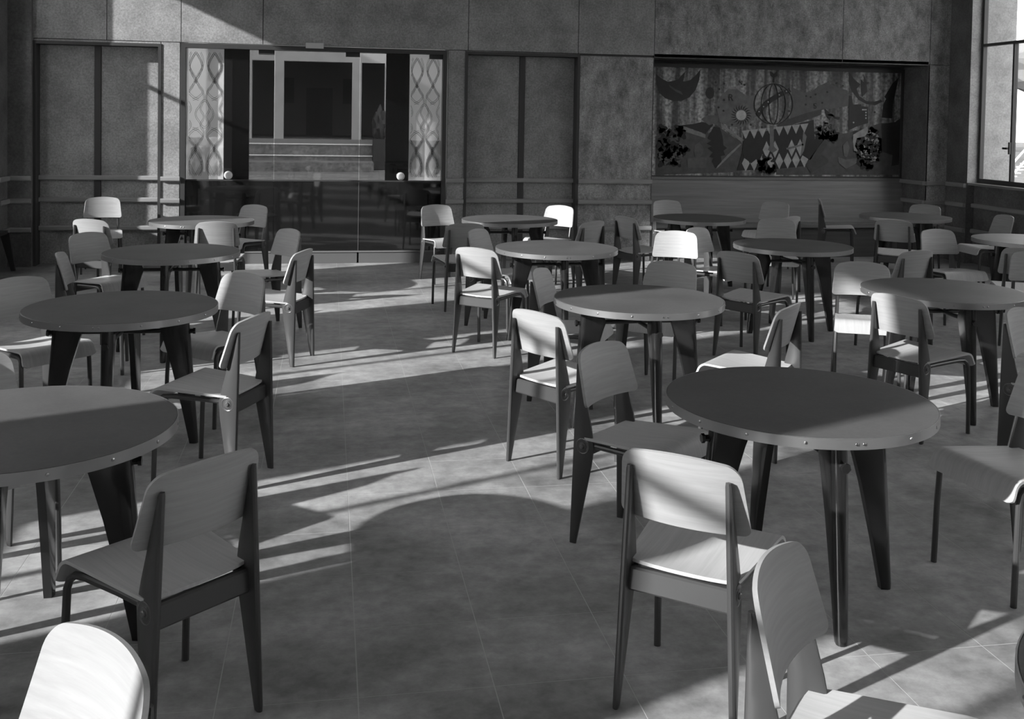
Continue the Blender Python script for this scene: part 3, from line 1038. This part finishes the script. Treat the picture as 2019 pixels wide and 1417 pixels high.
FACE = {'AR': 'facing wall and tall window', 'AL': 'facing wall, away from tall window', 'UR': 'facing tall window, away from wall', 'UL': 'facing away from wall and tall window'}
CHAIRS = [
    ('A', 1.02, 2.84, -0.68, 'T2', 'AR'), ('B', 1.04, 5.08, -0.97, 'T4', 'AR'), ('C', 1.09, 7.62, -0.69, 'T6', 'AR'),
    ('D', -0.32, 2.98, 0.72, 'T1', 'AL'), ('E', -0.34, 5.11, 1.13, 'T3', 'AL'), ('F', 1.17, 4.31, -2.43, 'T2', 'UR'),
    ('S', -1.44, 4.37, -2.5, 'T1', 'UR'), ('G1', -1.80, 6.37, -2.35, 'T3', 'UR'), ('H', -0.49, 6.44, 2.40, 'T3', 'UL'),
    ('J1', -1.83, 7.46, -1.46, 'T5', 'AR'), ('J2', -1.93, 8.71, -2.23, 'T5', 'UR'), ('J3', -2.15, 9.81, -0.42, 'T9', 'AR'), ('J4', -2.55, 12.35, -2.97, 'T9', 'UR'),
    ('J5', -1.00, 9.57, -0.02, 'T9', 'AL'), ('J6', -0.77, 11.35, 2.48, 'T9', 'UL'), ('J7', -0.31, 8.94, 2.15, 'T5', 'UL'), ('J8', -0.16, 7.57, 1.19, 'T5', 'AL'),
    ('K0', 1.18, 11.40, -2.79, 'T10', 'UR'), ('K1', 1.26, 9.39, 0.12, 'T10', 'AR'), ('K2', 1.28, 8.89, -2.2, 'T6', 'UR'), ('K3', 1.35, 6.51, -2.08, 'T4', 'UR'),
    ('K4', 2.55, 9.60, 0.63, 'T10', 'AL'), ('K5', 2.61, 11.32, 2.37, 'T10', 'UL'), ('K6', 2.99, 10.09, -1.22, 'T11', 'AR'), ('K7', 3.07, 8.70, 2.67, 'T6', 'UL'),
    ('K8', 2.38, 6.80, 2.40, 'T4', 'UL'), ('K9', 3.04, 7.28, -0.97, 'T7', 'AR'), ('K10', 4.53, 9.81, 2.72, 'T7', 'UL'), ('K11', 5.51, 11.94, 2.23, 'T11', 'UL'),
    ('K12', 4.82, 10.05, 0.54, 'T11', 'AL'), ('K13', 6.32, 12.42, -2.02, 'T12', 'X:beside the mural bench, turned sideways to it'), ('K14', 3.75, 6.70, 2.75, 'T8', 'UL'),
    ('K15', 4.57, 7.30, 0.28, 'T7', 'AL'), ('K16', 5.67, 8.79, -3.06, 'T13', 'UR'), ('K17', 5.76, 9.68, -0.70, 'T12', 'AR'), ('K18', 7.32, 11.57, 2.29, 'T12', 'UL'),
    ('K19', 7.44, 10.20, 1.50, 'T13', 'UL'), ('K21', 5.61, 7.42, -0.50, 'T13', 'AR'), ('K22', 5.51, 7.18, 2.64, None, 'X:back to back with another, before second table of mural row'),
    ('K23', 3.66, 4.92, -2.58, None, 'X:past the third wall-pier row table, turned away from the wall'), ('K25', 3.34, 8.97, -2.51, 'T7', 'UR'), ('K26', 4.13, 12.13, -3.04, 'T11', 'UR'),
    ('W', 2.94, 3.65, 1.73, 'T2', 'UL'), ('X', 0.99, 2.13, -2.29, 'T14', 'UR'), ('P', 3.23, 5.38, -1.15, 'T8', 'AR'), ('E2', 2.48, 5.14, 0.79, 'T4', 'AL'),
    ('N', -0.39, 1.96, 2.25, None, 'X:with sunlit inner backrest, beyond fourth table of glass-door row'),
]
for nm, x, y, rz, tb, fc in CHAIRS:
    ch = empty('plywood_chair', (x, y, 0), rz)
    if fc.startswith('X:'):
        lab = 'plywood chair ' + fc[2:]
    else:
        lab = 'plywood chair %s at %s table of %s' % (FACE[fc], TABLES[tb][2], ROW[TABLES[tb][3]])
    tag(ch, lab, 'chair', 'plywood cafeteria chairs with steel legs')
    link('seat', C_part['seat'], None, ch)
    link('backrest', C_part['backrest'], None, ch)
    for s in (-1, 1):
        rl = link('leg', C_part['rear%d' % s], None, ch)
        link('bolt', C_part['bolt%d' % s], None, rl)
        link('leg', C_part['front%d' % s], None, ch)
    link('crossbar', C_part['bar'], None, ch)

# low dark bench in the corner by the sunny windows
lb = tag(empty('corner_bench', (-3.56, 11.55, 0)), 'low dark bench with splayed tapered legs in the dim wall corner', 'bench')
MB().box(-0.055, 0.06, -0.75, 0.56, 0.43, 0.468).obj('bench_seat', M['dark_board'], lb, smooth=False)
for sy in (-0.55, 0.66):
    for sx in (1,):
        rings = []
        for z, w, c in ((0.0, 0.022, 0.09 if sx > 0 else -0.03), (0.43, 0.05, -0.005)):
            rings.append([(c - w, sy - 0.016, z), (c + w, sy - 0.016, z), (c + w, sy + 0.016, z), (c - w, sy + 0.016, z)])
        MB().loft(rings).obj('leg', M['dark_board'], lb, smooth=False)

# ------------------------------------------------------------------ outside: the court behind the glass doors
struct(MB().box(-60, 9.5, 13.36, 90, -0.3, -0.02).box(-60, XLo - 8, -30, 13.36, -0.3, -0.02).obj('courtyard_ground', M['lawn'], smooth=False))
struct(MB().box(9.5, 110, 13.36, 110, -0.3, -0.02).box(XRo + 6, 110, -30, 13.36, -0.3, -0.02).obj('meadow_ground', M['meadow'], smooth=False))
struct(MB().box(XRo, XRo + 6, -30, 13.36, -0.3, -0.02).box(XLo - 8, XLo, -30, 13.36, -0.3, -0.02).obj('added_bounce_ground', M['bounce_ground'], smooth=False))  # unseen pale strips added along both window walls as reflectors
PY = 36.0
bd = tag(empty('court_building', (0, PY, 0)), 'white porch with dark hall across the court behind the glass doors', 'building')


def pb(name, x0, x1, y0, y1, z0, z1, m):
    return MB().box(x0, x1, y0 - PY, y1 - PY, z0, z1).obj(name, M[m], bd, smooth=False)


FLR = 0.98
pb('floor_slab', -8.8, 14, PY, PY + 9, 0, FLR, 'hall')
xa = [-2.74, -2.62, -1.87, -1.55, 0.77, 1.10, 1.90, 2.02]
for a, b in ((0, 1), (2, 3), (4, 5), (6, 7)):
    pb('pillar', xa[a], xa[b], PY, PY + 0.35, FLR, 3.66, 'whitewash')
pb('lintel', -2.74, 2.02, PY, PY + 0.35, 3.66, 3.99, 'whitewash')
pb('wall', -8.8, -2.74, PY, PY + 0.35, 0, 7, 'hall')
pb('wall', 2.02, 14, PY, PY + 0.35, 0, 7, 'hall')
pb('wall', -2.74, 2.02, PY, PY + 0.35, 3.99, 7, 'hall')
pb('hall_wall', -4, 3.4, PY + 7.5, PY + 7.7, FLR, 5, 'hall')
pb('hall_wall', -4, -3.8, PY + 0.35, PY + 7.5, FLR, 5, 'hall')
pb('hall_wall', 3.2, 3.4, PY + 0.35, PY + 7.5, FLR, 5, 'hall')
pb('hall_ceiling', -4, 3.4, PY + 0.35, PY + 7.7, 4.4, 4.6, 'hall')
hd = pb('hall_door', -0.95, 0.13, PY + 7.40, PY + 7.49, FLR, 2.95, 'dark')
for a, b in ((-1.85, -1.45), (0.55, 0.95)):
    pb('picture', a, b, PY + 7.44, PY + 7.49, 2.3, 3.35, 'dark')
for k, (yy, zz) in enumerate(((PY - 0.36, 0.83), (PY - 0.75, 0.45))):
    st = pb('step', -3.4, 1.45, yy, yy + 0.36, -0.02, zz - 0.03, 'lawn')
    MB().box(-3.42, 1.47, yy - 0.04 - PY, yy + 0.36 - PY, zz - 0.03, zz).obj('tread', M['white'], st, smooth=False)
pb('bank', -8.8, 1.45, PY - 2.4, PY - 0.8, -0.02, 0.28, 'lawn')
sh = tag(empty('planter_shrub', (1.72, PY - 0.75, 0)), 'dark shrub standing on a dark block at the end of the porch steps', 'shrub')
MB().box(-0.24, 0.26, -0.3, 0.3, 0, 1.03).obj('planter', M['dark'], sh, smooth=False)
bmx = bmesh.new()
bmesh.ops.create_icosphere(bmx, subdivisions=3, radius=1.0)
for v in bmx.verts:
    k = 1 + 0.18 * sin(9 * v.co.x + 2) * sin(8 * v.co.z) + random.uniform(-0.1, 0.1)
    v.co = Vector((v.co.x * 0.27 * k, v.co.y * 0.27 * k, 1.55 + v.co.z * 0.58 * k))
me = bpy.data.meshes.new('foliage')
bmx.to_mesh(me)
bmx.free()
link('foliage', me, M['dark'], sh)

# added wall that shades the court, its gap lets a sun patch through
wg = tag(empty('added_shade_wall', (-9.2, 40, 0)), 'tall plain wall added to shade the court', 'building')
wgm = MB()
wgm.box(-0.2, 0.2, -18, -6.35, 0, 8.5).box(-0.2, 0.2, -5.55, 22, 0, 8.5).box(-0.2, 0.2, -6.35, -5.55, 0, 4.15).box(-0.2, 0.2, -6.35, -5.55, 5.35, 8.5)
wgm.obj('wall', M['hall'], wg, smooth=False)
# added white pier, placed in the sun for the bright strip of a wall
gp = tag(empty('added_bright_pier', (-2.43, 20.0, 0)), 'added white pier standing in for a sunlit wall behind the etched side light', 'pier')
MB().box(-0.17, 0.15, -0.15, 0.15, 0, 3.3).obj('shaft', M['whitewash'], gp, smooth=False)
MB().box(-0.22, 0.20, -0.2, 0.2, 3.3, 3.45).obj('cap', M['whitewash'], gp, smooth=False)
hg = tag(empty('added_shade_hedge', (-2.6, 19.2, 0)), 'low dark hedge added for the shade below the white pier', 'hedge')  # dark hedge added where the sunlit wall ends in shadow
hb = MB()
for k in range(9):
    hb.lathe([(0.05, 0), (0.34, 0.2), (0.38, 0.8), (0.3, 1.2), (0.12, 1.36), (0.02, 1.38)], (-1.0 + 0.22 * k, 0.1 * sin(k * 2.1), 0), 10)
hb.obj('foliage', M['leaf'], hg)


# bicycles
def wheel(mb, c, r=0.33):
    pts = [(c[0], c[1] + r * cos(2 * pi * k / 28), c[2] + r * sin(2 * pi * k / 28)) for k in range(28)]
    mb.tube(pts, 0.022, 6, closed=True)
    for k in range(8):
        a = pi * k / 8
        mb.tube([(c[0], c[1] + r * cos(a), c[2] + r * sin(a)), (c[0], c[1] - r * cos(a), c[2] - r * sin(a))], 0.004, 4)


for n, (x, y, rz, lab) in enumerate(((3.22, 33.2, 0.35, 'dark bicycle parked in the court with its handlebar turned to the doors'), (2.62, 31.6, 0.42, 'dark bicycle parked behind another one in the court'))):
    bk = tag(empty('bicycle', (x, y, -0.02), rz), lab, 'bicycle', 'bicycles parked in the court')
    for yy in (-0.52, 0.52):
        mb = MB()
        wheel(mb, (0, yy, 0.352))
        mb.obj('wheel', M['rubber'], bk)
    mb = MB()
    for a, b in (((0, 0.52, 0.35), (0, 0.08, 0.30)), ((0, 0.08, 0.30), (0, 0.22, 0.85)), ((0, 0.22, 0.85), (0, 0.52, 0.35)), ((0, 0.2, 0.78), (0, -0.36, 0.85)), ((0, 0.08, 0.30), (0, -0.38, 0.72)), ((0, -0.34, 0.95), (0, -0.52, 0.35))):
        mb.tube([a, b], 0.016, 6)
    mb.obj('frame', M['dark'], bk)
    MB().tube([(-0.28, -0.22, 0.97), (-0.25, -0.34, 1.0), (-0.08, -0.36, 1.0), (0.08, -0.36, 1.0), (0.25, -0.34, 1.0), (0.28, -0.22, 0.97)], 0.013, 6).obj('handlebar', M['dark'], bk)
    MB().loft([[(-0.03, 0.06, 0.9), (0.03, 0.06, 0.9), (0.03, 0.06, 0.93), (-0.03, 0.06, 0.93)], [(-0.09, 0.32, 0.9), (0.09, 0.32, 0.9), (0.09, 0.32, 0.96), (-0.09, 0.32, 0.96)]]).obj('saddle', M['dark'], bk)

# outside the tall windows on the right: trees and white garden chair
for n, (x, y, r, h, lab) in enumerate(((44, 46, 8, 9, 'broad hazy tree beyond the lawn outside the tall window'), (66, 62, 10, 12, 'tall hazy tree behind the lawn outside the tall window'), (42, 74, 8, 8, 'rounded hazy tree far across the lawn'))):
    tr = tag(empty('tree', (x, y, 0)), lab, 'tree', 'trees beyond the lawn')
    MB().tube([(0, 0, -0.02), (0.1, 0, h * 0.4)], [0.4, 0.3], 8).obj('trunk', M['dark'], tr)
    bmx = bmesh.new()
    bmesh.ops.create_icosphere(bmx, subdivisions=4, radius=1.0)
    for v in bmx.verts:
        k = 1 + 0.13 * sin(7 * v.co.x + n) * sin(6 * v.co.z + 1) + 0.08 * sin(13 * v.co.y) + random.uniform(-0.06, 0.06)
        v.co = Vector((v.co.x * r * k, v.co.y * r * k, h * 0.55 + v.co.z * h * 0.5 * k))
    me = bpy.data.meshes.new('crown')
    bmx.to_mesh(me)
    bmx.free()
    link('crown', me, M['far_leaf'], tr)
gc = tag(empty('deck_chair', (18.4, 25.0, -0.02), 0.5), 'white slatted deck chair standing on the lawn outside the window', 'deck chair')
for sx in (-0.3, 0.3):
    MB().tube([(sx, 0.55, 0.03), (sx, -0.45, 1.25)], 0.03, 6).obj('leg', M['white'], gc)
    MB().tube([(sx * 0.9, -0.45, 0.03), (sx * 0.9, 0.6, 0.55)], 0.03, 6).obj('leg', M['white'], gc)
for k in range(9):
    t = k / 8
    MB().box(-0.3, 0.3, 0.5 - 0.85 * t - 0.04, 0.5 - 0.85 * t + 0.04, 0.42 + 0.0 * t + 0.75 * max(0, t - 0.45), 0.45 + 0.75 * max(0, t - 0.45)).obj('slat', M['white'], gc, smooth=False)
